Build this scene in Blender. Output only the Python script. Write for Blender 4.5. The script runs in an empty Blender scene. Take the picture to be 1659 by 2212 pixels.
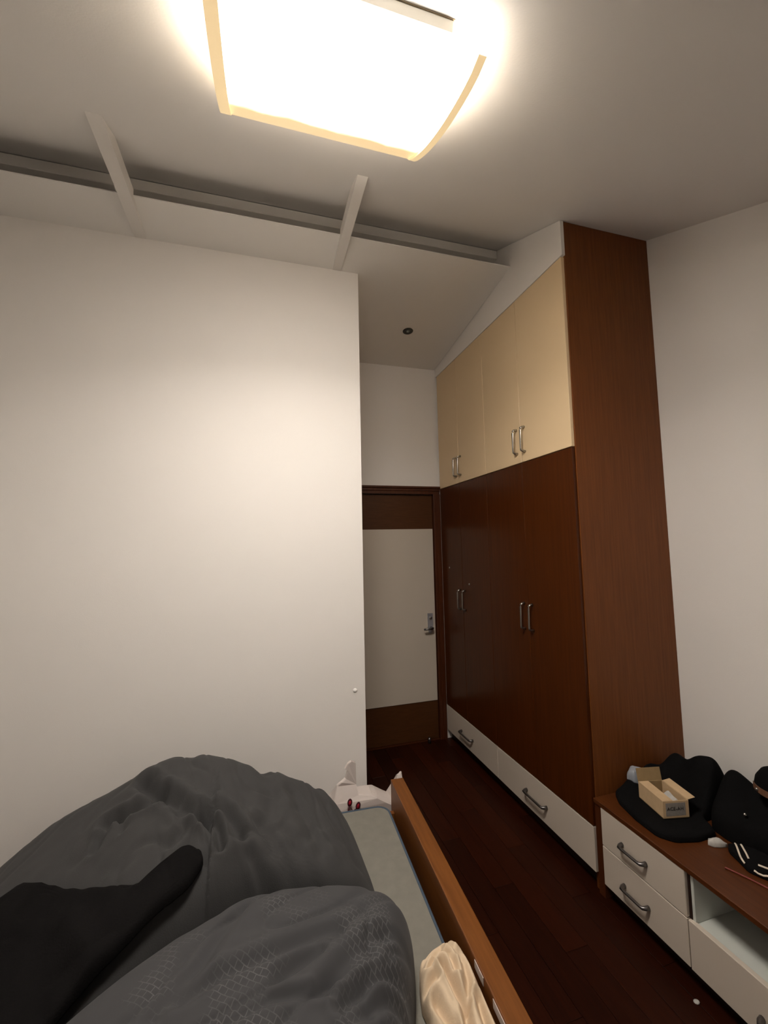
import bpy, bmesh, math, random
from mathutils import Vector, Matrix, noise
from mathutils.geometry import tessellate_polygon
random.seed(7)
S = bpy.context.scene
C = S.collection

# ------------------------------------------------------------------ camera
F_PX, W_PX = 909.67, 1659
R3 = (0.95937892, -0.28129384, -0.02158404)
U3 = (-0.00151685, -0.08164837, 0.99666004)
F3 = (0.28211663, 0.95614189, 0.0787584)
cd = bpy.data.cameras.new('camera'); cam = bpy.data.objects.new('camera', cd); C.objects.link(cam)
cd.sensor_fit = 'HORIZONTAL'; cd.sensor_width = 36.0; cd.lens = 36.0 * F_PX / W_PX
cd.clip_start = 0.02
M = Matrix.Identity(4)
for i in range(3):
    M[i][0] = R3[i]; M[i][1] = U3[i]; M[i][2] = -F3[i]
M[0][3], M[1][3], M[2][3] = 0, 0, 1.65
cam.matrix_world = M
S.camera = cam

# ------------------------------------------------------------------ world, exposure (the lamp itself is built below)
wd = bpy.data.worlds.new('night'); S.world = wd; wd.use_nodes = True
wd.node_tree.nodes['Background'].inputs[0].default_value = (0.02, 0.025, 0.035, 1)
wd.node_tree.nodes['Background'].inputs[1].default_value = 0.3
S.view_settings.view_transform = 'Standard'; S.view_settings.look = 'None'
S.view_settings.gamma = 1.0; S.view_settings.use_curve_mapping = False
S.view_settings.exposure = 0.18
LAMP_STRENGTH = 20.0                     # frosted glass of the ceiling lamp
LAMP_WATT = 16.0                         # light the lamp throws downwards
LAMP_COLOR = (1.0, 0.925, 0.83)

# ------------------------------------------------------------------ dimensions (metres)
XW, XR, XB = 1.53, 2.12, 0.59            # wardrobe front, right wall, free end of the bed-foot wall
YW, YB, YD = 1.757, 2.466, 3.44          # wardrobe side, bed-foot wall, door wall
XL, YN = -1.65, -0.8                      # unseen left and rear walls
ZA, MN = 3.356, 0.4265                   # main sloping ceiling: z = ZA + MN (y - YW)
ZB, ZD = 3.362, 3.232                    # lower ceiling at YB and YD
MF = (ZD - ZB) / (YD - YB)
YLIP, YRIDGE = 2.209, 2.35
def zn(y): return ZA + MN * (y - YW)
def zf(y): return ZD + MF * (y - YD)

# ------------------------------------------------------------------ materials
MATS = {}
def nodes(name):
    m = bpy.data.materials.new(name); m.use_nodes = True
    nt = m.node_tree; b = nt.nodes['Principled BSDF']
    MATS[name] = m
    return m, nt, b
def N(nt, t, **kw):
    n = nt.nodes.new(t)
    for k, v in kw.items():
        if k.startswith('i_'): n.inputs[k[2:].replace('_', ' ')].default_value = v
        else: setattr(n, k, v)
    return n
def plain(name, col, rough=0.5, metal=0.0, var=0.0, scale=8.0, bump=0.0, bscale=60.0, spec=0.5, sheen=0.0):
    m, nt, b = nodes(name)
    b.inputs['Roughness'].default_value = rough; b.inputs['Metallic'].default_value = metal
    b.inputs['Specular IOR Level'].default_value = spec
    b.inputs['Base Color'].default_value = (*col, 1)
    if sheen: b.inputs['Sheen Weight'].default_value = sheen
    tc = N(nt, 'ShaderNodeTexCoord')
    if var:
        no = N(nt, 'ShaderNodeTexNoise'); no.inputs['Scale'].default_value = scale; no.inputs['Detail'].default_value = 5
        nt.links.new(tc.outputs['Object'], no.inputs['Vector'])
        mx = N(nt, 'ShaderNodeMix', data_type='RGBA')
        mx.inputs[6].default_value = (*[c * (1 - var) for c in col], 1); mx.inputs[7].default_value = (*[min(1, c * (1 + var)) for c in col], 1)
        nt.links.new(no.outputs[0], mx.inputs[0]); nt.links.new(mx.outputs[2], b.inputs['Base Color'])
    if bump:
        n2 = N(nt, 'ShaderNodeTexNoise'); n2.inputs['Scale'].default_value = bscale; n2.inputs['Detail'].default_value = 3
        nt.links.new(tc.outputs['Object'], n2.inputs['Vector'])
        bp = N(nt, 'ShaderNodeBump'); bp.inputs['Strength'].default_value = bump; bp.inputs['Distance'].default_value = 0.01
        nt.links.new(n2.outputs[0], bp.inputs['Height']); nt.links.new(bp.outputs[0], b.inputs['Normal'])
    return m
def wood(name, dark, light, scale=(14, 14, 1.0), rough=0.35, spec=0.5, per_object=0.0):
    m, nt, b = nodes(name)
    b.inputs['Roughness'].default_value = rough; b.inputs['Specular IOR Level'].default_value = spec
    tc = N(nt, 'ShaderNodeTexCoord'); mp = N(nt, 'ShaderNodeMapping'); mp.inputs['Scale'].default_value = scale
    nt.links.new(tc.outputs['Object'], mp.inputs['Vector'])
    no = N(nt, 'ShaderNodeTexNoise'); no.inputs['Scale'].default_value = 3.0; no.inputs['Detail'].default_value = 8; no.inputs['Roughness'].default_value = 0.65
    nt.links.new(mp.outputs[0], no.inputs['Vector'])
    cr = N(nt, 'ShaderNodeValToRGB'); cr.color_ramp.elements[0].position = 0.3; cr.color_ramp.elements[1].position = 0.72
    cr.color_ramp.elements[0].color = (*dark, 1); cr.color_ramp.elements[1].color = (*light, 1)
    nt.links.new(no.outputs[0], cr.inputs[0])
    out = cr.outputs[0]
    if per_object:
        oi = N(nt, 'ShaderNodeObjectInfo'); mr = N(nt, 'ShaderNodeMapRange')
        mr.inputs['To Min'].default_value = 1 - per_object; mr.inputs['To Max'].default_value = 1 + per_object
        nt.links.new(oi.outputs['Random'], mr.inputs[0])
        mu = N(nt, 'ShaderNodeMix', data_type='RGBA', blend_type='MULTIPLY'); mu.inputs[0].default_value = 1
        nt.links.new(out, mu.inputs[6]); nt.links.new(mr.outputs[0], mu.inputs[7]); out = mu.outputs[2]
        va = N(nt, 'ShaderNodeVectorMath', operation='ADD'); sc = N(nt, 'ShaderNodeVectorMath', operation='SCALE')
        sc.inputs[0].default_value = (7, 13, 5); nt.links.new(oi.outputs['Random'], sc.inputs['Scale'])
        nt.links.new(tc.outputs['Object'], va.inputs[0]); nt.links.new(sc.outputs[0], va.inputs[1]); nt.links.new(va.outputs[0], mp.inputs['Vector'])
    nt.links.new(out, b.inputs['Base Color'])
    return m
plain('wall_paint', (0.84, 0.805, 0.775), 0.75, var=0.03, scale=1.4, bump=0.04, bscale=180, spec=0.3)
plain('ceiling_paint', (0.86, 0.835, 0.805), 0.8, var=0.03, scale=1.5, bump=0.04, bscale=150, spec=0.25)
plain('beam_paint', (0.80, 0.765, 0.73), 0.6, var=0.03, spec=0.3)
wood('wardrobe_side', (0.125, 0.036, 0.0075), (0.20, 0.064, 0.0145), (26, 26, 0.9), 0.5, 0.3)
wood('wardrobe_door', (0.050, 0.0115, 0.0018), (0.080, 0.020, 0.0032), (20, 20, 0.7), 0.28, 0.22)
wood('frame_wood', (0.050, 0.012, 0.003), (0.085, 0.022, 0.006), (22, 22, 1.0), 0.4, 0.4)
wood('door_veneer', (0.060, 0.020, 0.005), (0.090, 0.032, 0.009), (3, 60, 60), 0.45, 0.3)
wood('cabinet_top_wood', (0.060, 0.016, 0.004), (0.105, 0.031, 0.008), (26, 1.5, 26), 0.34, 0.3)
wood('floor_wood', (0.017, 0.0026, 0.0005), (0.034, 0.0062, 0.0013), (30, 1.6, 30), 0.42, 0.16, per_object=0.35)
wood('bed_wood', (0.135, 0.043, 0.008), (0.21, 0.072, 0.015), (26, 1.6, 26), 0.42, 0.4)
plain('cream_laminate', (0.74, 0.56, 0.345), 0.42, var=0.03, scale=3, spec=0.4)
plain('white_laminate', (0.62, 0.54, 0.46), 0.42, var=0.02, scale=3, spec=0.4)
plain('niche_lining', (0.60, 0.62, 0.58), 0.5, var=0.02, scale=3, spec=0.4)
plain('dark_carcass', (0.02, 0.007, 0.004), 0.5)
plain('door_white', (0.58, 0.51, 0.43), 0.5, var=0.02, scale=2, spec=0.35)
plain('steel', (0.42, 0.40, 0.37), 0.28, 1.0)
plain('dark_steel', (0.20, 0.19, 0.19), 0.35, 1.0)
plain('nickel', (0.46, 0.46, 0.50), 0.4, 0.55)
plain('gap_shade_tint', (0.45, 0.36, 0.24), 0.7)  # brown tint painted in for the shadow line above the lamp pan
plain('bronze', (0.05, 0.05, 0.045), 0.35, 0.6)
m = plain('lamp_frame', (0.80, 0.66, 0.42), 0.45, spec=0.4)      # pale acrylic, glowing with the light it carries
m.node_tree.nodes['Principled BSDF'].inputs['Emission Color'].default_value = (1.0, 0.72, 0.38, 1)
m.node_tree.nodes['Principled BSDF'].inputs['Emission Strength'].default_value = 0.6
plain('lamp_pan', (0.80, 0.78, 0.72), 0.5)
plain('mattress_cloth', (0.205, 0.195, 0.168), 0.9, var=0.14, scale=26, bump=0.35, bscale=22, spec=0.1)
plain('mattress_piping', (0.06, 0.085, 0.12), 0.8, spec=0.2)
plain('duvet_cloth', (0.050, 0.049, 0.0495), 0.95, var=0.08, scale=14, bump=0.12, bscale=300, spec=0.08, sheen=0.05)
plain('black_cloth', (0.0055, 0.0053, 0.0056), 0.95, var=0.3, scale=9, bump=0.2, bscale=120, spec=0.08)
plain('black_blanket_cloth', (0.0085, 0.0078, 0.008), 0.97, var=0.3, scale=9, bump=0.2, bscale=220, spec=0.05)
plain('cream_cloth', (0.66, 0.52, 0.37), 0.9, var=0.05, scale=10, bump=0.1, bscale=150, spec=0.1)
plain('bag_plastic', (0.62, 0.55, 0.52), 0.4, var=0.05, scale=12, spec=0.4)
plain('red_print', (0.42, 0.014, 0.035), 0.5)
plain('maroon_print', (0.06, 0.004, 0.012), 0.5)
plain('cardboard', (0.56, 0.40, 0.24), 0.8, var=0.12, scale=40, spec=0.15)
plain('cardboard_inside', (0.30, 0.21, 0.11), 0.85, var=0.15, scale=40, spec=0.1)
plain('box_label', (0.26, 0.24, 0.22), 0.7, var=0.25, scale=90)
plain('ink', (0.02, 0.018, 0.016), 0.6)
plain('white_paper', (0.50, 0.48, 0.45), 0.8, spec=0.2)
plain('grey_film', (0.30, 0.32, 0.36), 0.3)
plain('white_stripe', (0.78, 0.68, 0.56), 0.8, spec=0.2)
plain('red_cord', (0.20, 0.035, 0.025), 0.6)
plain('brown_leather', (0.16, 0.075, 0.04), 0.6)
plain('wall_plug_white', (0.90, 0.88, 0.86), 0.5)
plain('downlight_lens', (0.30, 0.33, 0.30), 0.3)
plain('rear_paint', (0.86, 0.84, 0.81), 0.8)

def pillow_material():
    m, nt, b = nodes('pillow_cloth')
    b.inputs['Roughness'].default_value = 0.95; b.inputs['Specular IOR Level'].default_value = 0.08
    b.inputs['Sheen Weight'].default_value = 0.05
    tc = N(nt, 'ShaderNodeTexCoord'); mp = N(nt, 'ShaderNodeMapping'); mp.inputs['Rotation'].default_value = (0, 0, math.radians(33))
    nt.links.new(tc.outputs['Object'], mp.inputs[0])
    br = N(nt, 'ShaderNodeTexBrick'); br.inputs['Scale'].default_value = 36; br.inputs['Mortar Size'].default_value = 0.035
    br.inputs['Brick Width'].default_value = 0.62; br.inputs['Row Height'].default_value = 0.5
    base = (0.057, 0.0565, 0.0595)
    br.inputs['Color1'].default_value = (*base, 1); br.inputs['Color2'].default_value = (*[c * 0.95 for c in base], 1)
    br.inputs['Mortar'].default_value = (0.098, 0.096, 0.098, 1)
    nt.links.new(mp.outputs[0], br.inputs[0])
    no = N(nt, 'ShaderNodeTexNoise'); no.inputs['Scale'].default_value = 7; no.inputs['Detail'].default_value = 4
    nt.links.new(tc.outputs['Object'], no.inputs[0])
    cr = N(nt, 'ShaderNodeValToRGB'); cr.color_ramp.elements[0].position = 0.47; cr.color_ramp.elements[1].position = 0.60
    nt.links.new(no.outputs[0], cr.inputs[0])
    mx = N(nt, 'ShaderNodeMix', data_type='RGBA'); mx.inputs[6].default_value = (*base, 1)
    nt.links.new(cr.outputs[0], mx.inputs[0]); nt.links.new(br.outputs[0], mx.inputs[7])
    nt.links.new(mx.outputs[2], b.inputs['Base Color'])
pillow_material()

def glass_material():
    m, nt, b = nodes('lit_glass')
    b.inputs['Base Color'].default_value = (0.85, 0.80, 0.70, 1); b.inputs['Roughness'].default_value = 0.35
    tc = N(nt, 'ShaderNodeTexCoord'); sx = N(nt, 'ShaderNodeSeparateXYZ'); nt.links.new(tc.outputs['Object'], sx.inputs[0])
    no = N(nt, 'ShaderNodeTexNoise'); no.inputs['Scale'].default_value = 9; no.inputs['Detail'].default_value = 6
    nt.links.new(tc.outputs['Object'], no.inputs[0])
    ad = N(nt, 'ShaderNodeMath', operation='MULTIPLY_ADD'); ad.inputs[1].default_value = 0.07
    nt.links.new(no.outputs[0], ad.inputs[0]); nt.links.new(sx.outputs['Y'], ad.inputs[2])
    mr = N(nt, 'ShaderNodeMapRange', interpolation_type='SMOOTHSTEP')          # dust lying along one rim of the bowl dims the glass
    mr.inputs['From Min'].default_value = 0.13; mr.inputs['From Max'].default_value = 0.215
    nt.links.new(ad.outputs[0], mr.inputs[0])
    m2 = N(nt, 'ShaderNodeMapRange'); m2.inputs['To Min'].default_value = LAMP_STRENGTH; m2.inputs['To Max'].default_value = 0.75
    pw = N(nt, 'ShaderNodeMath', operation='POWER'); pw.inputs[1].default_value = 0.35; nt.links.new(mr.outputs[0], pw.inputs[0])
    nt.links.new(pw.outputs[0], m2.inputs[0]); nt.links.new(m2.outputs[0], b.inputs['Emission Strength'])
    mc = N(nt, 'ShaderNodeMix', data_type='RGBA'); mc.inputs[6].default_value = (*LAMP_COLOR, 1); mc.inputs[7].default_value = (1.0, 0.70, 0.36, 1)
    nt.links.new(mr.outputs[0], mc.inputs[0]); nt.links.new(mc.outputs[2], b.inputs['Emission Color'])
    b.inputs['Base Color'].default_value = (0.5, 0.45, 0.36, 1)
glass_material()

# ------------------------------------------------------------------ mesh helpers
def build(name, bm, mat=None, parent=None, smooth=False):
    me = bpy.data.meshes.new(name); bmesh.ops.recalc_face_normals(bm, faces=bm.faces); bm.to_mesh(me); bm.free()
    if smooth:
        for p in me.polygons: p.use_smooth = True
    o = bpy.data.objects.new(name, me); C.objects.link(o)
    if mat: me.materials.append(MATS[mat])
    if parent: o.parent = parent
    return o
def box_into(bm, lo, hi, bev=0.0, seg=1):
    vs = [bm.verts.new((x, y, z)) for x in (lo[0], hi[0]) for y in (lo[1], hi[1]) for z in (lo[2], hi[2])]
    fs = [(0, 1, 3, 2), (4, 6, 7, 5), (0, 4, 5, 1), (2, 3, 7, 6), (0, 2, 6, 4), (1, 5, 7, 3)]
    faces = [bm.faces.new([vs[i] for i in f]) for f in fs]
    if bev:
        es = list({e for f in faces for e in f.edges})
        bmesh.ops.bevel(bm, geom=es, offset=bev, segments=seg, affect='EDGES', profile=0.6)
def box(name, lo, hi, mat, parent=None, bev=0.0, seg=1, label=None):
    bm = bmesh.new(); box_into(bm, lo, hi, bev, seg); o = build(name, bm, mat, parent)
    if label: o['label'] = label
    return o
def prism(name, pts, axis, a, b, mat, parent=None, bev=0.0, smooth=False):
    """polygon pts in the plane across `axis` (0,1,2), extruded from a to b along it"""
    bm = bmesh.new()
    def P(p, t):
        q = [p[0], p[1]]; q.insert(axis, t); return q
    v0 = [bm.verts.new(P(p, a)) for p in pts]; v1 = [bm.verts.new(P(p, b)) for p in pts]
    n = len(pts)
    bm.faces.new(v0[::-1]); bm.faces.new(v1)
    for i in range(n): bm.faces.new((v0[i], v0[(i + 1) % n], v1[(i + 1) % n], v1[i]))
    if bev: bmesh.ops.bevel(bm, geom=list(bm.edges), offset=bev, segments=1, affect='EDGES')
    return build(name, bm, mat, parent, smooth)
def tube_into(bm, pts, rad, n=10, flat=None, caps=True):
    pts = [Vector(p) for p in pts]; rings = []
    up0 = Vector((0, 0, 1))
    for i, p in enumerate(pts):
        t = (pts[min(i + 1, len(pts) - 1)] - pts[max(i - 1, 0)]).normalized()
        up = up0 if abs(t.dot(up0)) < 0.9 else Vector((1, 0, 0))
        s = t.cross(up).normalized(); u = s.cross(t)
        r = rad[i] if isinstance(rad, (list, tuple)) else rad
        rings.append([bm.verts.new(p + s * r * math.cos(2 * math.pi * k / n) + u * r * (flat or 1) * math.sin(2 * math.pi * k / n)) for k in range(n)])
    for a, b in zip(rings, rings[1:]):
        for k in range(n): bm.faces.new((a[k], a[(k + 1) % n], b[(k + 1) % n], b[k]))
    if caps: bm.faces.new(rings[0][::-1]); bm.faces.new(rings[-1])
def tube(name, pts, rad, mat, parent=None, n=10, flat=None):
    bm = bmesh.new(); tube_into(bm, pts, rad, n, flat); return build(name, bm, mat, parent, True)
def lathe_into(bm, prof, n, place):
    rings = []
    for r, h in prof: rings.append([bm.verts.new(place(r * math.cos(2 * math.pi * k / n), r * math.sin(2 * math.pi * k / n), h)) for k in range(n)])
    for a, b in zip(rings, rings[1:]):
        for k in range(n): bm.faces.new((a[k], a[(k + 1) % n], b[(k + 1) % n], b[k]))
    bm.faces.new(rings[0][::-1]); bm.faces.new(rings[-1])
def smoothpath(pts, k=6):
    P = [Vector(p) for p in pts]; out = []
    for i in range(len(P) - 1):
        p0, p1, p2, p3 = P[max(i - 1, 0)], P[i], P[i + 1], P[min(i + 2, len(P) - 1)]
        for j in range(k):
            t = j / k
            out.append(0.5 * ((2 * p1) + (p2 - p0) * t + (2 * p0 - 5 * p1 + 4 * p2 - p3) * t * t + (3 * p1 - p0 - 3 * p2 + p3) * t ** 3))
    out.append(P[-1]); return out
def struct(o): o['kind'] = 'structure'; return o
def tag(o, label, cat, group=None):
    o['label'] = label; o['category'] = cat
    if group: o['group'] = group
    return o
def empty(name, loc=(0, 0, 0), rot=(0, 0, 0), label=None, cat=None):
    o = bpy.data.objects.new(name, None); C.objects.link(o); o.empty_display_size = 0.1
    o.location = loc; o.rotation_euler = rot
    if label: tag(o, label, cat)
    return o
def interp(t, tab):
    if t <= tab[0][0]: return tab[0][1]
    for (a, u), (b, v) in zip(tab, tab[1:]):
        if t <= b:
            s = (t - a) / (b - a); return u + (v - u) * s
    return tab[-1][1]
def smooth_interp(t, tab):
    return sum(interp(t + d, tab) for d in (-0.045, -0.022, 0, 0.022, 0.045)) / 5
def seg_dist(x, y, poly):
    best = 9
    for (ax, ay), (bx, by) in zip(poly, poly[1:]):
        dx, dy = bx - ax, by - ay; L = dx * dx + dy * dy
        t = max(0, min(1, ((x - ax) * dx + (y - ay) * dy) / L)) if L else 0
        d = math.hypot(x - ax - t * dx, y - ay - t * dy)
        if d < best: best = d
    return best
def crease(x, y, cs):
    z = 0
    for poly, d, w in cs:
        q = seg_dist(x, y, poly) / w
        if q < 4: z += -d * math.exp(-q * q) + 0.28 * d * math.exp(-((q - 1.9) / 0.8) ** 2)
    return z
def outline_radius(poly, c, nt, win=2):
    rs = []
    for k in range(nt):
        a = 2 * math.pi * k / nt; dx, dy = math.cos(a), math.sin(a); best = 0.01
        for i in range(len(poly)):
            (ax, ay), (bx, by) = poly[i], poly[(i + 1) % len(poly)]
            ex, ey = bx - ax, by - ay; den = dx * ey - dy * ex
            if abs(den) < 1e-9: continue
            t = ((ax - c[0]) * ey - (ay - c[1]) * ex) / den; u = ((ax - c[0]) * dy - (ay - c[1]) * dx) / den
            if t > 0 and -1e-6 <= u <= 1 + 1e-6: best = max(best, t)
        rs.append(best)
    return [sum(rs[(k + j) % nt] for j in range(-win, win + 1)) / (2 * win + 1) for k in range(nt)]
def heap(name, mat, poly, c, top, bottom, edge=5.0, nr=40, nt=110, win=3, parent=None, ragged=0.0, power=0.5, under=(0.75, 0.5, 0.25)):
    """a soft heap: top(x, y) is the upper surface, bottom(x, y) what it lies on; the rim rolls down to the bottom"""
    rs = outline_radius(poly, c, nt, win)
    if ragged: rs = [r * (1 + ragged * noise.noise((math.cos(6.28 * k / nt) * 4 + 3, math.sin(6.28 * k / nt) * 4, 1.7))) for k, r in enumerate(rs)]
    bm = bmesh.new()
    tp, bt = [], []
    for i in range(1, nr + 1):
        t = 1 - (1 - i / nr) ** 1.6
        e = max(0.0, 1 - t ** edge) ** power
        ra, rb = [], []
        for k in range(nt):
            a = 2 * math.pi * k / nt; x = c[0] + rs[k] * t * math.cos(a); y = c[1] + rs[k] * t * math.sin(a)
            b = bottom(x, y); ra.append(bm.verts.new((x, y, b + max(0.004, (top(x, y) - b) * e + 0.012 * (i < nr)))))
            if i == nr: rb.append(bm.verts.new((x, y, b)))
        tp.append(ra)
        if rb: bt = rb
    cv = bm.verts.new((c[0], c[1], top(*c) + 0.012))
    for k in range(nt): bm.faces.new((cv, tp[0][k], tp[0][(k + 1) % nt]))
    for a, b in zip(tp, tp[1:]):
        for k in range(nt): bm.faces.new((a[k], b[k], b[(k + 1) % nt], a[(k + 1) % nt]))
    for k in range(nt): bm.faces.new((tp[-1][k], bt[k], bt[(k + 1) % nt], tp[-1][(k + 1) % nt]))
    cb = bm.verts.new((c[0], c[1], bottom(*c)))
    # underside follows what it lies on
    prev = bt
    for i in under:
        ring = []
        for k in range(nt):
            a = 2 * math.pi * k / nt; x = c[0] + rs[k] * i * math.cos(a); y = c[1] + rs[k] * i * math.sin(a)
            ring.append(bm.verts.new((x, y, bottom(x, y))))
        for k in range(nt): bm.faces.new((prev[k], ring[k], ring[(k + 1) % nt], prev[(k + 1) % nt]))
        prev = ring
    for k in range(nt): bm.faces.new((prev[k], cb, prev[(k + 1) % nt]))
    return build(name, bm, mat, parent, True)
def heap_z(x, y, poly, c, top, bottom, edge, win, nt=110, power=0.5):
    rs = outline_radius(poly, c, nt, win); a = math.atan2(y - c[1], x - c[0]) % (2 * math.pi); f = a / (2 * math.pi) * nt
    r = rs[int(f) % nt] * (1 - f % 1) + rs[(int(f) + 1) % nt] * (f % 1); t = math.hypot(x - c[0], y - c[1]) / r
    b = bottom(x, y)
    return b if t >= 1 else b + (top(x, y) - b) * max(0, 1 - t ** edge) ** power
def nz(x, y, s, seed): return noise.noise((x * s + seed * 3.1, y * s - seed * 1.7, seed * 0.9))

# ------------------------------------------------------------------ the room shell
floor = struct(box('floor', (XL, YN, -0.06), (XR, YD, -0.012), 'dark_carcass'))
PW, PL = 0.105, 0.95
plank_mesh = None
x = XL; col = 0
while x < XR - 0.001:
    y = YN - (col * 0.37) % PL
    w = min(PW, XR - x)
    while y < YD:
        y0, y1 = max(y, YN), min(y + PL, YD)
        if y1 - y0 > 0.02:
            full = abs(w - PW) < 1e-6 and abs(y1 - y0 - PL) < 1e-6
            if full and plank_mesh:
                o = bpy.data.objects.new('plank', plank_mesh); C.objects.link(o)
            else:
                bm = bmesh.new(); box_into(bm, (0.0006, 0.0006, -0.0119), (w - 0.0006, y1 - y0 - 0.0006, 0.0), 0.0012)
                o = build('plank', bm, 'floor_wood')
                if full: plank_mesh = o.data
            o.location = (x, y0, 0); o.parent = floor
        y += PL
    x += PW; col += 1

struct(box('wall_back', (XL, YB, 0), (XB, YB + 0.12, zf(YB) + 0.01), 'wall_paint'))
struct(box('wall_corridor', (XB - 0.1, YB + 0.12, 0), (XB, YD, zf(YB)), 'wall_paint'))
DX0, DX1, DTOP = 0.66, 1.47, 2.09           # door opening
bm = bmesh.new()
box_into(bm, (XB - 0.1, YD, DTOP), (XR + 0.1, YD + 0.12, ZB)); box_into(bm, (XB - 0.1, YD, 0), (DX0 - 0.06, YD + 0.12, DTOP)); box_into(bm, (DX1 + 0.06, YD, 0), (XR + 0.1, YD + 0.12, DTOP))
box_into(bm, (DX0 - 0.06, YD + 0.10, 0), (DX1 + 0.06, YD + 0.12, DTOP))
struct(build('wall_far', bm, 'wall_paint'))
struct(box('trim_7', (DX0, YD, -0.05), (DX1, YD + 0.10, 0.003), 'frame_wood'))
struct(box('wall_right', (XR, YN, 0), (XR + 0.1, YD, 3.75), 'wall_paint'))
struct(box('wall_left', (XL - 0.1, YN, 0), (XL, YB, 3.75), 'rear_paint'))
struct(box('wall_rear', (XL, YN - 0.1, 0), (XR, YN, 2.4), 'rear_paint'))
# main ceiling: slopes up to the ridge
struct(prism('ceiling', [(YN - 0.1, zn(YN - 0.1)), (YRIDGE + 0.18, zn(YRIDGE + 0.18)), (YRIDGE + 0.18, zn(YRIDGE + 0.18) + 0.06), (YN - 0.1, zn(YN - 0.1) + 0.06)], 0, XL - 0.1, XR + 0.1, 'ceiling_paint'))
struct(prism('ceiling_lower', [(YLIP, zf(YLIP)), (YD, zf(YD)), (YD, zf(YD) + 0.03), (YLIP, zf(YLIP) + 0.005)], 0, XL, XW - 0.0065, 'ceiling_paint'))
struct(box('wall_ridge', (XL, YRIDGE + 0.12, zf(YRIDGE + 0.12) + 0.02), (XW - 0.0065, YRIDGE + 0.17, zn(YRIDGE + 0.12)), 'ceiling_paint'))
struct(box('trim_1', (XL, YRIDGE, 3.549), (XW - 0.0065, YRIDGE + 0.12, zn(YRIDGE) - 0.002), 'beam_paint', bev=0.003))
for i, (x0, x1) in enumerate(((-0.66, -0.603), (0.43, 0.48))):
    ztop = 3.43
    yt = YW + (ztop - ZA) / MN
    yb = YW + (3.361 - ZA) / MN
    o = prism('trim_%d' % (i + 2), [(yb, 3.361), (YB, 3.361), (YB, zf(YB) + 0.008), (YLIP, zf(YLIP) + 0.008), (YLIP, ztop), (yt, ztop)], 0, x0, x1, 'beam_paint')
    struct(o)

# ------------------------------------------------------------------ door at the end of the corridor
door = struct(box('door_1', (DX0 + 0.003, YD + 0.02, 0.006), (DX1 - 0.003, YD + 0.06, DTOP - 0.003), 'door_veneer', bev=0.002))
box('door_panel', (DX0 + 0.05, YD + 0.012, 0.32), (DX1 - 0.008, YD + 0.0199, 1.785), 'door_white', door, 0.0015, label='cream white panel covering the middle of the door')
hp = prism('handle_plate', [(1.39, 0.93), (1.396, 0.895), (1.413, 0.88), (1.43, 0.895), (1.437, 0.93), (1.437, 1.055), (1.39, 1.055)], 1, YD + 0.004, YD + 0.0119, 'nickel', door)
hp['label'] = 'silver lock plate with rounded foot'
tube('lever', [(1.418, YD + 0.006, 0.932), (1.418, YD - 0.03, 0.932), (1.410, YD - 0.042, 0.932), (1.38, YD - 0.045, 0.931), (1.335, YD - 0.043, 0.930)], [0.013, 0.012, 0.011, 0.0095, 0.008], 'dark_steel', hp)
bm = bmesh.new(); lathe_into(bm, [(0.013, 0.006), (0.013, -0.004), (0.010, -0.006)], 16, lambda a, b, h: (1.414 + a, YD + h, 1.015 + b)); build('lock_cylinder', bm, 'steel', hp, True)
fr = struct(prism('trim_4', [(YD + 0.02, 2.09), (YD - 0.012, 2.09), (YD - 0.012, 2.115), (YD - 0.02, 2.12), (YD - 0.02, 2.135), (YD - 0.032, 2.142), (YD - 0.032, 2.157), (YD + 0.02, 2.157)], 0, XB, XW - 0.001, 'frame_wood'))
struct(prism('trim_5', [(DX1, YD + 0.06), (DX1, YD - 0.008), (DX1 + 0.006, YD - 0.013), (DX1 + 0.024, YD - 0.013), (DX1 + 0.03, YD - 0.02), (XW - 0.001, YD - 0.02), (XW - 0.001, YD + 0.06)], 2, 0, 2.0899, 'frame_wood'))
struct(prism('trim_6', [(DX0, YD + 0.06), (DX0, YD - 0.012), (DX0 - 0.06, YD - 0.02), (DX0 - 0.06, YD + 0.06)], 2, 0, 2.0899, 'frame_wood'))
bm = bmesh.new(); lathe_into(bm, [(0.014, 0), (0.014, 0.03), (0.009, 0.045)], 14, lambda a, b, h: (1.357 + a, YD - 0.035 + b, h))
tag(build('door_stop', bm, 'dark_steel', None, True), 'small dark metal door stop on the floor in front of the far door', 'door stop')

# ------------------------------------------------------------------ wardrobe
wr = empty('wardrobe', (XW, YW, 0), label='tall built-in wardrobe with cream upper doors, dark brown lower doors and white bottom drawers', cat='wardrobe')
def L(p): return (p[0] - XW, p[1] - YW, p[2])
def wbox(name, lo, hi, mat, parent=wr, bev=0.0015): return box(name, L(lo), L(hi), mat, parent, bev)
sp = prism('side_panel', [(XW + 0.02 - XW, 0.0), (XR - 0.001 - XW, 0.0), (XR - 0.001 - XW, zn(YW) - 0.002), (XW + 0.02 - XW, zn(YW) - 0.002)], 1, 0.0, 0.027, 'wardrobe_side', wr)
sp['label'] = 'reddish brown veneered side panel reaching the ceiling'
wbox('carcass', (XW + 0.022, YW + 0.028, 0.083), (XR - 0.002, YD - 0.001, 3.16), 'dark_carcass', bev=0)
wbox('plinth', (XW + 0.05, YW + 0.028, 0.0), (XW + 0.07, YD - 0.001, 0.0829), 'dark_carcass', bev=0)
DIV = [YW + 0.006, 2.195, 2.62, 3.04, YD - 0.022]
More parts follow.
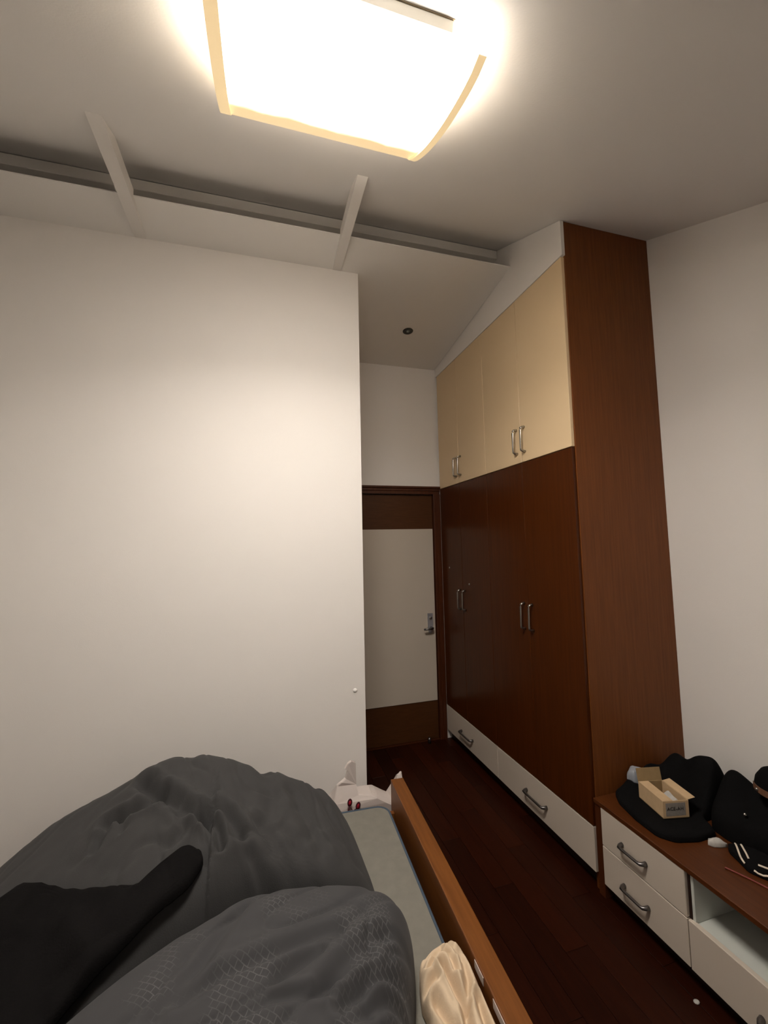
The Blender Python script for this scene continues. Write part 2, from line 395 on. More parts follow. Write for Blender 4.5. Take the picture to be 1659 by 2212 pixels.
def dhandle(parent, mount_a, mount_b, out, reach=0.03, r=0.0055, mat='steel', name='handle'):
    a, b, o_ = Vector(mount_a), Vector(mount_b), Vector(out)
    d = (b - a).normalized()
    pts = [a, a + o_ * reach * 0.55 + d * 0.002, a + o_ * reach * 0.95 + d * 0.008, a + o_ * reach + d * 0.02, b + o_ * reach - d * 0.02, b + o_ * reach * 0.95 - d * 0.008, b + o_ * reach * 0.55 - d * 0.002, b]
    return tube(name, pts, [r * 1.55, r * 1.35, r * 1.15, r, r, r * 1.15, r * 1.35, r * 1.55], mat, parent, 10)
for i in range(4):
    a, b = DIV[i] + 0.0015, DIV[i + 1] - 0.0015
    s = -1 if i % 2 == 0 else 1                  # handles meet in the middle of each pair
    hy = (b - 0.038) if i % 2 == 0 else (a + 0.038)
    d = wbox('upper_door', (XW, a, 2.136), (XW + 0.02, b, 3.159), 'cream_laminate'); d['label'] = 'cream laminate upper door'
    dhandle(d, L((XW, hy, 2.345)), L((XW, hy, 2.195)), (-1, 0, 0))
    d = wbox('lower_door', (XW, a, 0.291), (XW + 0.02, b, 2.131), 'wardrobe_door'); d['label'] = 'dark brown glossy lower door'
    dhandle(d, L((XW, hy, 1.285)), L((XW, hy, 1.135)), (-1, 0, 0))
    if i in (2, 3):
        bm = bmesh.new(); yk = 2.93 if i == 2 else 3.27; zk = 1.34 if i == 2 else 1.45
        lathe_into(bm, [(0.008, 0.004), (0.008, -0.003), (0.005, -0.004)], 12, lambda p, q, h: (h, yk + p - YW, zk + q)); build('lock', bm, 'steel', d, True)
for (a, b, hc) in ((DIV[0], DIV[2], 2.208), (DIV[2], DIV[4], 3.055)):
    d = wbox('drawer', (XW, a + 0.0015, 0.083), (XW + 0.02, b - 0.0015, 0.287), 'white_laminate'); d['label'] = 'white drawer front along the floor'
    dhandle(d, L((XW, hc - 0.092, 0.178)), L((XW, hc + 0.092, 0.178)), (-1, 0, 0), 0.03, 0.0068, 'dark_steel')
prism('fascia', [(-0.006, 3.1602), (YD - YW - 0.001, 3.1602), (YD - YW - 0.001, zf(YD) + 0.02), (2.47 - YW, zf(2.47) + 0.02), (2.47 - YW, zn(2.47) - 0.002), (-0.006, zn(YW - 0.006) - 0.002)], 0, -0.004, 0.016, 'wall_paint', wr)['label'] = 'white board closing the gap between upper doors and ceiling'

# ------------------------------------------------------------------ low cabinet along the right wall
CY0, CY1 = -0.45, YW - 0.003
cb = empty('low_cabinet', (XW, CY1, 0), label='long low cabinet with brown wooden top, white drawers and an open niche, beside the wardrobe', cat='cabinet')
def LC(p): return (p[0] - XW, p[1] - CY1, p[2])
def cbox(name, lo, hi, mat, parent=cb, bev=0.0012): return box(name, LC(lo), LC(hi), mat, parent, bev)
cbox('worktop', (XW - 0.002, CY0, 0.407), (XR - 0.001, CY1, 0.428), 'cabinet_top_wood', bev=0.002)
cbox('end_panel', (XW + 0.004, 1.716, 0.0), (XR - 0.002, CY1, 0.4065), 'frame_wood')
cbox('divider', (XW + 0.012, 1.296, 0.075), (XR - 0.002, 1.306, 0.4065), 'dark_carcass')
cbox('back_panel', (XR - 0.012, CY0, 0.075), (XR - 0.003, 1.715, 0.4065), 'niche_lining')
cbox('plinth', (XW + 0.05, CY0, 0.0), (XW + 0.065, 1.715, 0.0655), 'dark_carcass')
cbox('drawer_carcass', (XW + 0.021, 1.307, 0.07), (XR - 0.014, 1.715, 0.402), 'dark_carcass', bev=0)
cbox('niche_floor', (XW + 0.024, CY0, 0.215), (XR - 0.013, 1.2955, 0.233), 'niche_lining')
cbox('niche_side', (XW + 0.014, 1.284, 0.2335), (XR - 0.013, 1.2955, 0.4065), 'niche_lining')
cbox('base_carcass', (XW + 0.021, CY0, 0.07), (XR - 0.014, 1.2955, 0.2145), 'dark_carcass', bev=0)
for z0, z1, zh, y0, y1, yh in ((0.241, 0.405, 0.315, 1.3075, 1.714, 1.537), (0.068, 0.238, 0.145, 1.3075, 1.714, 1.537), (0.066, 0.239, 0.128, 0.62, 1.3045, 1.01), (0.066, 0.239, 0.128, -0.05, 0.617, 0.30)):
    d = cbox('drawer', (XW, y0, z0), (XW + 0.02, y1, z1), 'white_laminate', bev=0.002)
    dhandle(d, LC((XW, yh - 0.06, zh)), LC((XW, yh + 0.06, zh)), (-1, 0, 0), 0.028, 0.0062, 'dark_steel')

# ------------------------------------------------------------------ ceiling lamp
TH = math.atan(MN); LY = 1.232 * math.cos(TH)
lamp = empty('ceiling_lamp', (0.222, LY, zn(LY)), (TH, 0, 0), 'lit rectangular ceiling lamp with curved frosted glass between two pale end pieces', 'lamp')
HV = 0.282
def arc(v): return -(0.063 + 0.037 * (1 - (v / HV) ** 2))
box('base_pan', (-0.26, -0.286, -0.030), (0.251, 0.12, -0.0018), 'lamp_pan', lamp, 0.003)
box('gap_shade', (-0.261, -0.2875, -0.0018), (0.252, 0.121, -0.0004), 'gap_shade_tint', lamp)['label'] = 'strip coloured as the shadow gap between lamp base and ceiling'  # no real part: thin strip that draws the shadow gap over the pan
bm = bmesh.new(); n = 24; top, bot = [], []
for i in range(n + 1):
    v = -HV + 2 * HV * i / n; z = arc(v)
    top.append([bm.verts.new((u, v, z)) for u in (-0.318, 0.322)]); bot.append([bm.verts.new((u, v, z - 0.006)) for u in (-0.318, 0.322)])
for i in range(n):
    bm.faces.new((top[i][0], top[i][1], top[i + 1][1], top[i + 1][0])); bm.faces.new((bot[i][0], bot[i + 1][0], bot[i + 1][1], bot[i][1]))
    for s in (0, 1): bm.faces.new((top[i][s], top[i + 1][s], bot[i + 1][s], bot[i][s]))
for i in (0, n): bm.faces.new((top[i][0], top[i][1], bot[i][1], bot[i][0]))
build('glass_shade', bm, 'lit_glass', lamp, True)
for u0, u1 in ((-0.352, -0.3185), (0.3225, 0.345)):
    pts_t, pts_b = [], []
    for i in range(17):
        v = -(HV + 0.018) + 2 * (HV + 0.018) * i / 16
        w = math.sqrt(max(0, 1 - (abs(v) / (HV + 0.018)) ** 8))
        zc = arc(max(-HV, min(HV, v))) + 0.004
        pts_t.append((v, zc + 0.018 * w)); pts_b.append((v, zc - 0.019 * w - 0.001))
    prism('end_piece', pts_t + pts_b[::-1], 0, u0, u1, 'lamp_frame', lamp)
for v in (-0.1, 0.1):
    tube('holder', [(-0.2, v, -0.035), (-0.2, v, arc(v) + 0.001)], 0.006, 'lamp_pan', lamp)
    tube('holder', [(0.2, v, -0.035), (0.2, v, arc(v) + 0.001)], 0.006, 'lamp_pan', lamp)

al = bpy.data.lights.new('lamp_light', 'AREA'); al.shape = 'RECTANGLE'; al.size = 0.54; al.size_y = 0.30
al.energy = LAMP_WATT; al.color = LAMP_COLOR; al.spread = math.radians(146)
lo_ = bpy.data.objects.new('lamp_light', al); C.objects.link(lo_); lo_.parent = lamp; lo_.location = (0, -0.04, -0.135); lo_.rotation_euler = (math.radians(-15), 0, 0)

# small downlight in the lower ceiling
dl = empty('downlight', (1.094, 2.948, zf(2.948)), (math.atan(MF), 0, 0), 'small round dark recessed downlight, switched off, in the corridor ceiling', 'lamp')
bm = bmesh.new(); lathe_into(bm, [(0.040, -0.0005), (0.040, -0.003), (0.036, -0.006), (0.026, -0.005), (0.018, -0.002), (0.001, -0.0015)], 28, lambda a, b, h: (a, b, h)); build('ring', bm, 'bronze', dl, True)
bm = bmesh.new(); lathe_into(bm, [(0.014, -0.0015), (0.013, -0.006), (0.006, -0.0085), (0.001, -0.009)], 18, lambda a, b, h: (a, b, h)); build('bulb', bm, 'downlight_lens', dl, True)
# white spot on the bed-foot wall
bm = bmesh.new(); lathe_into(bm, [(0.012, 0), (0.012, -0.003), (0.008, -0.006), (0.001, -0.007)], 18, lambda a, b, h: (0.529 + a * 1.05, YB + h, 0.816 + b * 0.9))
tag(build('wall_plug', bm, 'wall_plug_white', None, True), 'small round white plug on the wall near its free edge', 'plug')

# ------------------------------------------------------------------ bed (slightly turned)
BA = math.radians(-2.65)
bed = empty('bed', (0.618, 1.60, 0), (0, 0, BA), 'wooden bed with orange brown side rail and pale grey mattress', 'bed')
MT = 0.385                                   # mattress top
BX0, BY0, BY1 = -1.72, -1.55, 0.57           # local: right rail at x about 0
def bb(name, lo, hi, mat, parent=bed, bev=0.004): return box(name, lo, hi, mat, parent, bev, 2)
rail = bb('side_rail', (0.0, BY0, 0.14), (0.066, BY1, 0.452), 'bed_wood')
bb('side_rail', (BX0 - 0.062, BY0, 0.14), (BX0, BY1, 0.452), 'bed_wood')
bb('foot_rail', (BX0 + 0.001, BY1 - 0.075, 0.14), (-0.001, BY1 - 0.05, 0.33), 'bed_wood')
bb('head_rail', (BX0 + 0.001, BY0, 0.14), (-0.001, BY0 + 0.03, 0.452), 'bed_wood')
for lx in (-0.03, BX0 - 0.03):
    for ly in (BY0 + 0.05, BY1 - 0.11): bb('leg', (lx, ly, 0.0), (lx + 0.06, ly + 0.06, 0.1395), 'bed_wood')
bb('slat_base', (BX0 + 0.002, BY0 + 0.031, 0.145), (-0.002, BY1 - 0.076, 0.165), 'bed_wood')
for (y0, y1) in ((-0.455, -0.40), (-0.575, -0.51)):
    box('worn_tape', (-0.0016, y0, 0.425), (0.0, y1, 0.447), 'bag_plastic', rail)['label'] = 'pale scuffed strip on the inner edge'
# mattress with rounded corners
MX0, MX1, MY0, MY1, CR = BX0 + 0.02, -0.045, BY0 + 0.04, 0.477, 0.06
pts = []
for cx, cy, a0 in ((MX1 - CR, MY1 - CR, 0), (MX0 + CR, MY1 - CR, 90), (MX0 + CR, MY0 + CR, 180), (MX1 - CR, MY0 + CR, 270)):
    for k in range(7):
        a = math.radians(a0 + 15 * k); pts.append((cx + CR * math.cos(a), cy + CR * math.sin(a)))
mat_o = prism('mattress', pts, 2, 0.166, MT, 'mattress_cloth', bed)
mat_o['label'] = 'pale grey green quilted mattress'
pth = [(x, y, MT - 0.002) for x, y in pts]; bm = bmesh.new(); tube_into(bm, pth + [pth[0]], 0.0055, 8, caps=False); build('piping', bm, 'mattress_piping', mat_o, True)['label'] = 'dark blue piping round the mattress edge'

# ------------------------------------------------------------------ grey duvet
CREST = [(-1.05, 0.44), (-0.853, 0.565), (-0.71, 0.67), (-0.48, 0.765), (-0.39, 0.818), (-0.277, 0.838), (-0.125, 0.80), (-0.02, 0.735), (0.03, 0.715), (0.09, 0.70), (0.144, 0.662), (0.19, 0.645), (0.258, 0.63), (0.32, 0.575), (0.36, 0.52), (0.40, 0.43)]
DC = [([(-0.41, 1.813), (-0.357, 1.748), (-0.246, 1.664), (-0.168, 1.627)], 0.030, 0.022),
      ([(-0.505, 1.718), (-0.412, 1.708), (-0.341, 1.706), (-0.334, 1.74)], 0.022, 0.016),
      ([(-0.184, 1.644), (-0.149, 1.654), (-0.093, 1.619), (-0.061, 1.567)], 0.028, 0.020),
      ([(-0.197, 1.632), (-0.133, 1.573), (-0.122, 1.528)], 0.022, 0.014),
      ([(-0.472, 1.723), (-0.501, 1.667), (-0.503, 1.637)], 0.016, 0.013),
      ([(-0.002, 1.623), (0.115, 1.483), (0.179, 1.405)], 0.012, 0.020),
      ([(0.09, 1.60), (0.199, 1.439), (0.247, 1.38)], 0.010, 0.018),
      ([(-0.03, 1.522), (0.041, 1.46), (0.068, 1.434)], 0.020, 0.014),
      ([(-0.271, 1.646), (-0.239, 1.60), (-0.27, 1.56)], 0.012, 0.014),
      ([(-0.455, 1.712), (-0.431, 1.653)], 0.012, 0.012),
      ([(0.12, 1.80), (0.19, 1.60), (0.277, 1.383)], 0.010, 0.022),
      ([(0.0, 1.95), (0.05, 1.75), (0.03, 1.62)], 0.012, 0.03),
      ([(-0.28, 1.95), (-0.25, 1.80), (-0.17, 1.70)], 0.008, 0.03),
      ([(0.21, 2.0), (0.26, 1.78), (0.33, 1.6)], 0.010, 0.02)]
def rid(x, y, s, seed, w):
    r = 1 - abs(nz(x, y, s, seed)) * 2
    return max(0.0, (r - (1 - w)) / w) ** 2
def duvet_top(x, y):
    c = smooth_interp(x, CREST) - MT
    if y > 1.86: g = 1 - 0.55 * ((y - 1.86) / 0.22) ** 2
    else:
        t = (1.86 - y) / 0.5
        k = 0.50 if x < -0.15 else 0.36
        g = 1 - k * min(1.3, t) ** 1.25
    z = MT + c * max(0.2, g)
    z += 1.3 * crease(x, y, DC)
    z += 0.010 * nz(x, y, 5, 1) + 0.0025 * nz(x, y, 19, 2)
    k = math.exp(-((x + 0.22) / 0.30) ** 2 - ((y - 1.62) / 0.16) ** 2)
    z -= (0.004 + 0.010 * k) * rid(x, y, 5.5, 11, 0.3)
    z -= 0.010 * rid(x * 1.6 + y * 0.55, y * 0.35 - x * 0.2, 6, 13, 0.3) * (1 if x > 0 else 0.4)
    if y < 1.72: z += 0.004 * math.sin((x * 0.8 - y * 0.55) * 95 + 4 * nz(x, y, 4, 3)) * min(1, (1.72 - y) / 0.15) * (1 if x > -0.1 else 0.5)
    return z
DUV = [(0.395, 1.475), (0.40, 1.6), (0.39, 1.82), (0.375, 2.0), (0.31, 2.055), (0.1, 2.075), (-0.3, 2.085), (-0.85, 2.10), (-1.02, 2.0), (-1.06, 1.6), (-1.06, 1.2), (-0.9, 1.1), (-0.70, 1.06), (-0.42, 1.268), (-0.275, 1.365), (-0.04, 1.465), (0.06, 1.48), (0.2, 1.472)]
duvet = heap('duvet', 'duvet_cloth', DUV, (-0.25, 1.70), duvet_top, lambda x, y: MT + 0.001, edge=9, nr=110, nt=320, win=5)
tag(duvet, 'big crumpled charcoal grey duvet heaped over the foot of the bed', 'duvet')

# ------------------------------------------------------------------ black blanket lying in the hollow of the duvet
BLK = [(-0.80, 1.60), (-0.69, 1.62), (-0.576, 1.547), (-0.462, 1.487), (-0.31, 1.44), (-0.283, 1.475), (-0.251, 1.50), (-0.212, 1.522), (-0.176, 1.515), (-0.165, 1.485), (-0.20, 1.43), (-0.285, 1.375), (-0.36, 1.325), (-0.425, 1.28), (-0.69, 1.10), (-0.95, 1.15), (-1.02, 1.35), (-0.95, 1.55)]
def blanket_top(x, y):
    return duvet_top(x, y) + 0.040 + 0.010 * nz(x, y, 9, 5) + 0.014 * math.exp(-(seg_dist(x, y, [(-0.50, 1.42), (-0.42, 1.33), (-0.40, 1.26)]) / 0.03) ** 2)
blk = heap('blanket', 'black_blanket_cloth', BLK, (-0.42, 1.36), blanket_top, lambda x, y: duvet_top(x, y) + 0.020, edge=14, nr=60, nt=240, win=1, ragged=0.010, under=[1 - k / 40 for k in range(1, 40)])
tag(blk, 'black crumpled blanket lying in the hollow of the grey duvet', 'blanket')

# ------------------------------------------------------------------ large grey pillow with a woven lattice
PC = [([(-0.05, 1.315), (-0.127, 1.165), (-0.214, 1.068)], 0.013, 0.018),
      ([(0.195, 1.163), (0.042, 1.134), (-0.082, 1.117), (-0.163, 1.082)], 0.016, 0.018),
      ([(0.15, 1.00), (0.092, 1.018), (0.019, 1.026), (-0.047, 1.012), (-0.12, 0.98)], 0.011, 0.012),
      ([(0.312, 1.139), (0.188, 1.064), (0.139, 1.026)], 0.016, 0.018),
      ([(0.37, 1.08), (0.248, 1.034), (0.171, 0.976)], 0.022, 0.016),
      ([(0.358, 1.022), (0.27, 0.994), (0.186, 0.952)], 0.018, 0.013),
      ([(0.38, 1.16), (0.274, 1.137)], 0.012, 0.014),
      ([(0.14, 1.115), (0.04, 1.068)], 0.012, 0.014)]
def pillow_top(x, y):
    d = math.hypot((x + 0.02) / 0.62, (y - 1.10) / 0.46)
    z = MT + 0.285 - 0.070 * d ** 2
    u, v = x * 0.86 + y * 0.5, -x * 0.5 + y * 0.86
    k = math.exp(-((x - 0.34) / 0.17) ** 2 - ((y - 1.08) / 0.17) ** 2)
    z -= 0.012 * rid(u * 0.35, v, 7, 21, 0.3) + 0.018 * k * rid(u * 0.6, v, 10, 22, 0.35)
    return z + 1.1 * crease(x, y, PC) + 0.007 * nz(x, y, 5, 8) + 0.0015 * nz(x, y, 22, 9)
PIL = [(-0.66, 1.03), (-0.40, 1.235), (-0.255, 1.335), (-0.03, 1.437), (0.06, 1.45), (0.20, 1.43), (0.405, 1.372), (0.447, 1.305), (0.42, 1.21), (0.375, 1.10), (0.325, 0.97), (0.20, 0.72), (-0.15, 0.62), (-0.55, 0.72)]
pil = heap('pillow', 'pillow_cloth', PIL, (-0.04, 1.08), pillow_top, lambda x, y: MT + 0.001, edge=9, nr=100, nt=300, win=3)
tag(pil, 'large grey pillow with pale lattice weave lying in front of the duvet', 'pillow')

# ------------------------------------------------------------------ cream cloth on the mattress edge
CC = [([(0.45, 1.13), (0.47, 1.02), (0.46, 0.93)], 0.016, 0.012), ([(0.56, 1.11), (0.545, 1.0)], 0.018, 0.010), ([(0.445, 1.225), (0.475, 1.255), (0.52, 1.262)], 0.012, 0.008), ([(0.46, 1.21), (0.50, 1.245), (0.535, 1.23), (0.53, 1.18)], 0.014, 0.010),
      ([(0.50, 1.20), (0.515, 1.10), (0.49, 1.0)], 0.020, 0.010), ([(0.57, 1.24), (0.555, 1.16), (0.525, 1.10)], 0.014, 0.010),
      ([(0.43, 1.165), (0.47, 1.18)], 0.014, 0.010), ([(0.55, 1.29), (0.555, 1.22)], 0.010, 0.008)]
def cloth_top(x, y): return MT + 0.052 + 1.5 * crease(x, y, CC) + 0.008 * nz(x, y, 14, 4) + 0.02 * math.exp(-((x - 0.5) ** 2 + (y - 1.2) ** 2) / 0.004)
CLO = [(0.570, 1.305), (0.588, 1.255), (0.589, 1.20), (0.583, 1.12), (0.579, 1.04), (0.572, 0.92), (0.45, 0.90), (0.39, 1.0), (0.425, 1.12), (0.42, 1.165), (0.432, 1.215), (0.45, 1.26), (0.51, 1.29)]
clo = heap('cloth', 'cream_cloth', CLO, (0.505, 1.12), cloth_top, lambda x, y: MT + 0.0045, edge=8, nr=60, nt=220, win=2)
tag(clo, 'crumpled cream white cloth on the mattress edge beside the rail', 'cloth')

# ------------------------------------------------------------------ plastic bag between bed and wall
BAG = [(0.30, 0.0), (0.29, 0.2), (0.33, 0.33), (0.356, 0.366), (0.378, 0.43), (0.40, 0.445), (0.422, 0.457), (0.435, 0.494), (0.42, 0.503), (0.436, 0.527), (0.453, 0.539), (0.472, 0.529), (0.473, 0.425), (0.48, 0.383), (0.556, 0.372), (0.586, 0.36), (0.631, 0.333), (0.669, 0.31), (0.702, 0.39), (0.708, 0.424), (0.720, 0.429), (0.730, 0.436), (0.735, 0.38), (0.745, 0.2), (0.74, 0.0)]
bg = bmesh.new(); rings = []        # the bag stands clear of the bed foot
for (yy, sh) in ((2.198, 0.0), (2.208, 0.6), (2.24, 1.0), (2.29, 1.0), (2.32, 0.6), (2.33, 0.0)):
    ring = []
    for j, (x_, z_) in enumerate(BAG):
        cx_, cz_ = x_, z_
        k = 0.006 * (1 - sh)
        dx = (0.5 - x_); cx_ += max(-k, min(k, dx)); cz_ = max(0.0, z_ - k * (0.6 if z_ > 0.42 else 1.0)) if z_ > 0 else 0
        w_ = 0.010 * nz(x_ * 3, z_ * 3, 5, 2 + j % 2)
        dep = 1 - 0.85 * max(0.0, min(1.0, (z_ - 0.36) / 0.05))      # the gathered tips are thin film
        ring.append(bg.verts.new((cx_, 2.245 + (yy - 2.245) * dep + w_, cz_)))
    rings.append(ring)
nb = len(BAG)
for a, b in zip(rings, rings[1:]):
    for k in range(nb): bg.faces.new((a[k], a[(k + 1) % nb], b[(k + 1) % nb], b[k]))
for rg in (rings[0], rings[-1]):
    for tri in tessellate_polygon([[Vector((p[0], p[1], 0)) for p in BAG]]): bg.faces.new([rg[i] for i in tri])
bag = build('plastic_bag', bg, 'bag_plastic')
tag(bag, 'crumpled white plastic bag standing between bed foot and wall', 'bag')
def bagmark(name, c, rx, rz, tilt, mat, parent, y=2.184):
    bm = bmesh.new(); ca, sa = math.cos(tilt), math.sin(tilt)
    lathe_into(bm, [(1.0, 0.0), (1.0, -0.0012), (0.9, -0.002)], 20, lambda a, b, h: (c[0] + rx * a * ca - rz * b * sa, y + h, c[1] + rx * a * sa + rz * b * ca))
    return build(name, bm, mat, parent, True)
for (cx_, cz_, t) in ((0.433, 0.369, -0.12), (0.475, 0.346, -0.25)):
    d = bagmark('printed_cherry', (cx_, cz_), 0.0125, 0.019, t, 'maroon_print', bag); d['label'] = 'dark red oval print'
    bagmark('printed_centre', (cx_, cz_), 0.006, 0.0105, t, 'red_print', d, 2.1815)
for pth_ in ([(0.429, 0.353), (0.421, 0.320)], [(0.435, 0.353), (0.447, 0.326), (0.463, 0.334)], [(0.472, 0.331), (0.479, 0.324)]):
    tube('printed_stem', [(a, 2.182, b) for a, b in pth_], 0.003, 'maroon_print', bag, 6)

# ------------------------------------------------------------------ things on the cabinet
CT = 0.4285
def bump(x, y, cx, cy, sx, sy, a): return a * math.exp(-((x - cx) / sx) ** 2 - ((y - cy) / sy) ** 2)
def jacket_top(x, y):
    z = CT + 0.018
    for b in ((1.84, 1.715, 0.06, 0.05, 0.085), (1.96, 1.68, 0.07, 0.06, 0.13), (1.97, 1.57, 0.075, 0.07, 0.15), (1.97, 1.485, 0.085, 0.06, 0.15), (1.74, 1.715, 0.06, 0.04, 0.055)): z += bump(x, y, *b)
    return z + 0.008 * nz(x, y, 12, 3) * (1 if x > 1.83 or y < 1.42 else 0)
JAC = [(1.64, 1.735), (1.60, 1.67), (1.575, 1.56), (1.57, 1.45), (1.61, 1.40), (1.70, 1.375), (1.808, 1.378), (1.81, 1.425), (1.84, 1.455), (2.09, 1.485), (2.10, 1.74), (1.85, 1.752)]
tag(heap('jacket', 'black_cloth', JAC, (1.83, 1.58), jacket_top, lambda x, y: CT, edge=18, nr=50, nt=180, win=1, power=0.4), 'black jacket heaped under the open cardboard box', 'jacket')
def pack_top(x, y):
    z = CT + 0.06
    for b in ((1.95, 1.415, 0.09, 0.095, 0.145), (2.0, 1.28, 0.09, 0.10, 0.07), (1.93, 1.18, 0.10, 0.12, 0.05), (1.98, 1.02, 0.1, 0.12, 0.12)): z += bump(x, y, *b)
    return z + 0.012 * nz(x, y, 10, 6)
PAC = [(1.85, 1.435), (1.826, 1.41), (1.817, 1.34), (1.825, 1.31), (1.832, 1.2), (1.822, 1.05), (1.845, 0.88), (2.09, 0.88), (2.10, 1.465), (1.95, 1.448)]
pk = tag(heap('backpack', 'black_cloth', PAC, (1.94, 1.18), pack_top, lambda x, y: CT, edge=18, nr=50, nt=180, win=1, power=0.4), 'black soft backpack slumped against the right wall', 'backpack')
def stud(name, c, r, parent, mat='steel'):
    bm = bmesh.new(); d = (Vector((0, 0, 1.65)) - Vector(c)).normalized(); s = d.cross(Vector((0, 0, 1))).normalized(); u = s.cross(d)
    lathe_into(bm, [(r, -0.006), (r, 0.002), (r * 0.75, 0.004), (r * 0.1, 0.0048)], 14, lambda a, b, h: Vector(c) + s * a + u * b + d * h)
    return build(name, bm, mat, parent, True)
stud('snap', (1.858, 1.300, 0.548), 0.006, pk)['label'] = 'shiny metal snap'
# cap resting on the backpack
cp = empty('cap', (1.97, 1.225, 0.640), (0, 0, 0), 'rounded black cap with brown strap lying on the backpack by the wall', 'cap')
bm = bmesh.new(); lathe_into(bm, [(0.088, 0.0), (0.090, 0.02), (0.084, 0.05), (0.066, 0.078), (0.036, 0.094), (0.006, 0.099)], 24, lambda a, b, h: (a, b, h)); build('crown', bm, 'black_cloth', cp, True)
bm = bmesh.new(); vs = []
for i in range(13):
    a = math.radians(-150 + 100 * i / 12); vs.append((bm.verts.new((0.088 * math.cos(a), 0.088 * math.sin(a), 0.004)), bm.verts.new((0.15 * math.cos(a), 0.15 * math.sin(a), -0.004)), bm.verts.new((0.15 * math.cos(a), 0.15 * math.sin(a), 0.001)), bm.verts.new((0.088 * math.cos(a), 0.088 * math.sin(a), 0.009))))
for a, b in zip(vs, vs[1:]):
    for k in range(4): bm.faces.new((a[k], a[(k + 1) % 4], b[(k + 1) % 4], b[k]))
bm.faces.new(vs[0]); bm.faces.new(vs[-1]); build('visor', bm, 'black_cloth', cp, True)
bm = bmesh.new()
for k in range(6):
    a0, a1 = math.radians(128 + 9 * k), math.radians(128 + 9 * (k + 1))
    q = [bm.verts.new((r * math.cos(a), r * math.sin(a), z)) for a in (a0, a1) for r, z in ((0.0905, 0.006), (0.0925, 0.006), (0.0925, 0.030), (0.0905, 0.030))]
    for f in ((0, 1, 5, 4), (1, 2, 6, 5), (2, 3, 7, 6), (3, 0, 4, 7), (0, 3, 2, 1), (4, 5, 6, 7)): bm.faces.new([q[i] for i in f])
build('strap', bm, 'brown_leather', cp)['label'] = 'brown leather strap'
stud('buckle', (-0.084, 0.042, 0.018), 0.006, cp, 'steel')

# track trousers with two white stripes
def trou_top(x, y): return CT + 0.018 + bump(x, y, 1.84, 1.20, 0.06, 0.12, 0.03) + 0.005 * nz(x, y, 18, 2)
TRO = [(1.785, 1.325), (1.75, 1.295), (1.735, 1.25), (1.715, 1.205), (1.735, 1.16), (1.77, 1.10), (1.785, 0.95), (1.797, 0.93), (1.797, 1.05), (1.805, 1.2), (1.795, 1.29)]
tr = tag(heap('track_trousers', 'black_cloth', TRO, (1.80, 1.17), trou_top, lambda x, y: CT, edge=5, nr=20, nt=90, win=1), 'black track trousers with white side stripes at the cabinet edge of the pile', 'trousers')
for pth_ in ([(1.797, 1.308), (1.768, 1.277), (1.740, 1.247), (1.724, 1.222)], [(1.813, 1.303), (1.786, 1.273), (1.764, 1.243), (1.746, 1.222)], [(1.722, 1.190), (1.732, 1.166), (1.752, 1.135), (1.775, 1.10)], [(1.742, 1.188), (1.754, 1.163), (1.770, 1.138), (1.795, 1.10)]):
    tube('stripe', [(a, b, heap_z(a, b, TRO, (1.80, 1.17), trou_top, lambda x, y: CT, 5, 1, 90) + 0.012) for a, b, _ in smoothpath([(p[0], p[1], 0) for p in pth_], 4)], 0.0034, 'white_stripe', tr, 8)
tag(tube('cord', smoothpath([(1.655, 1.245, CT + 0.0035), (1.664, 1.225, CT + 0.0035), (1.672, 1.205, CT + 0.0035), (1.682, 1.18, CT + 0.0035), (1.70, 1.12, CT + 0.0035)], 5), 0.0032, 'red_cord', None, 8), 'thin dark red cord lying on the brown cabinet top', 'cord')

# cardboard box, lid open
BXA = math.atan2(-0.034, 0.153)
bx = empty('cardboard_box', (1.652, 1.487, 0.462), (0, 0, BXA), 'small open cardboard box with raised flap on the black jacket', 'box')
BW, BL, BH, T = 0.116, 0.157, 0.070, 0.003
def bxb(name, lo, hi, mat, parent=bx): return box(name, lo, hi, mat, parent, 0.0006)
bxb('bottom', (0, 0, 0), (BW, BL, T), 'cardboard_inside')
bxb('wall', (0, 0, T), (T, BL, BH), 'cardboard'); bxb('wall', (BW - T, 0, T), (BW, BL, BH), 'cardboard')
fw = bxb('wall', (T, 0, T), (BW - T, T, BH), 'cardboard'); bxb('wall', (T, BL - T, T), (BW - T, BL, BH), 'cardboard_inside')
lb = box('printed_label', (0.012, -0.0008, 0.010), (0.100, -0.0001, 0.062), 'box_label', fw); lb['label'] = 'grey printed label with dark lettering'
fo = bpy.data.curves.new('lettering', 'FONT'); fo.body = 'ACE-AH'; fo.size = 0.020; fo.extrude = 0.0003; fo.space_character = 1.05
tmp = bpy.data.objects.new('tmp', fo); C.objects.link(tmp)
dg = bpy.context.evaluated_depsgraph_get(); dg.update(); me = bpy.data.meshes.new_from_object(tmp.evaluated_get(dg)); bpy.data.objects.remove(tmp)
lt = bpy.data.objects.new('lettering', me); C.objects.link(lt); me.materials.clear(); me.materials.append(MATS['ink']); lt.parent = lb
lt.rotation_euler = (math.radians(90), 0, 0); lt.location = (0.017, -0.0012, 0.032)
bxb('flap', (-0.001, 0.001, BH), (0.046, BL - 0.004, BH + 0.002), 'cardboard')
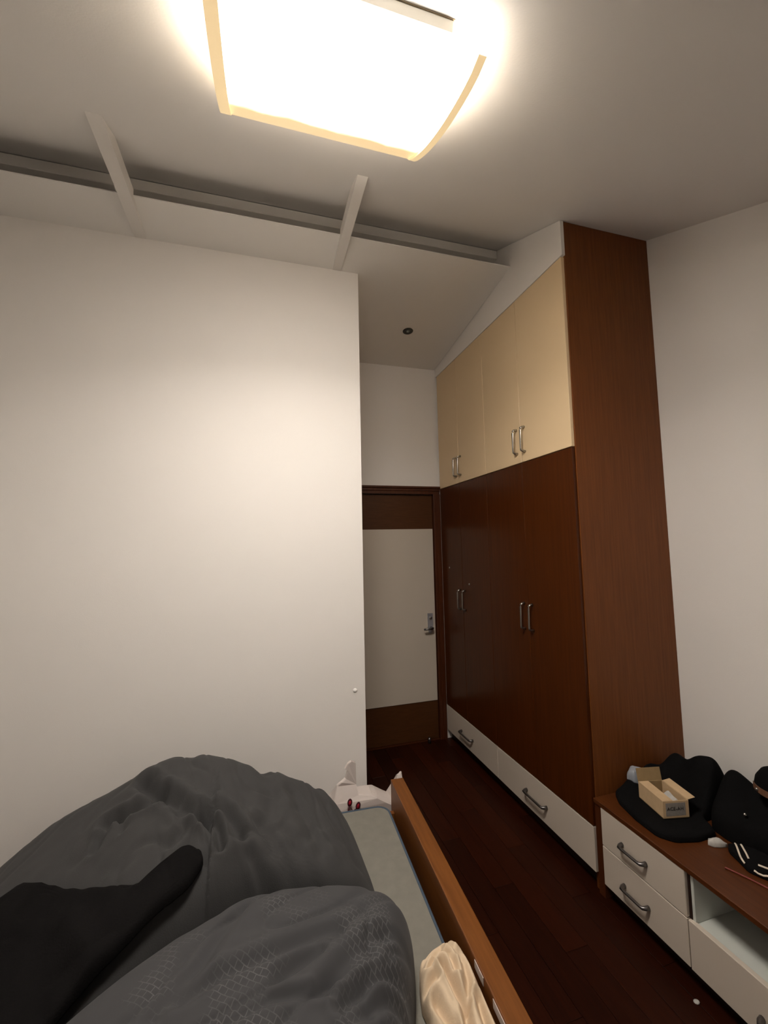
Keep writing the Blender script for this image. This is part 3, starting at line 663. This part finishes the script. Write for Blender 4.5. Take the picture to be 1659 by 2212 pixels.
f2 = bxb('flap', (0, 0.004, -0.001), (0.035, BL - 0.004, 0.001), 'cardboard'); f2.location = (BW, 0, BH); f2.rotation_euler = (0, math.radians(-12), 0)
f3 = bxb('flap', (0, 0, 0), (BW, 0.0025, 0.055), 'cardboard_inside'); f3.location = (0, BL, BH - 0.001); f3.rotation_euler = (math.radians(-12), 0, 0); f3['label'] = 'raised back flap, duller brown'
def wad_top(x, y): return 0.505 + 0.022 * nz(x, y, 34, 3) + 0.008
wd_ = [(1.735, 1.49), (1.755, 1.487), (1.757, 1.53), (1.75, 1.56), (1.715, 1.57), (1.70, 1.535), (1.705, 1.497)]
tag(heap('tissue', 'white_paper', wd_, (1.73, 1.525), wad_top, lambda x, y: 0.466, edge=6, nr=12, nt=40, win=1), 'crumpled white paper inside the open cardboard box', 'paper')
# grey wrapper behind the box, white tissue at the front of the pile
WR = [(1.70, 1.72), (1.715, 1.69), (1.745, 1.675), (1.775, 1.69), (1.775, 1.725), (1.74, 1.742)]
wrp = heap('wrapper', 'grey_film', WR, (1.74, 1.71), lambda x, y: 0.545 + 0.03 * nz(x, y, 20, 4) - 0.25 * abs(x - 1.745), lambda x, y: jacket_top(x, y) + 0.014, edge=3, nr=12, nt=40, win=0)
tag(wrp, 'bluish grey plastic wrapper sticking up behind the cardboard box', 'wrapper')
TI = [(1.737, 1.366), (1.717, 1.352), (1.727, 1.335), (1.747, 1.326), (1.782, 1.318), (1.768, 1.342), (1.757, 1.362)]
tag(heap('paper_scrap', 'white_paper', TI, (1.742, 1.345), lambda x, y: CT + 0.012 + 0.010 * nz(x, y, 40, 5), lambda x, y: CT, edge=3, nr=10, nt=40, win=0), 'crumpled white paper scrap below the black pile on the cabinet', 'paper')
bm = bmesh.new(); lathe_into(bm, [(0.008, 0.0003), (0.009, 0.003), (0.005, 0.006), (0.001, 0.007)], 9, lambda a, b, h: (1.497 + a * 1.3, 1.266 + b, h))
tag(build('paper_bit', bm, 'white_paper', None, True), 'tiny white paper bit on the dark floor by the cabinet', 'paper')
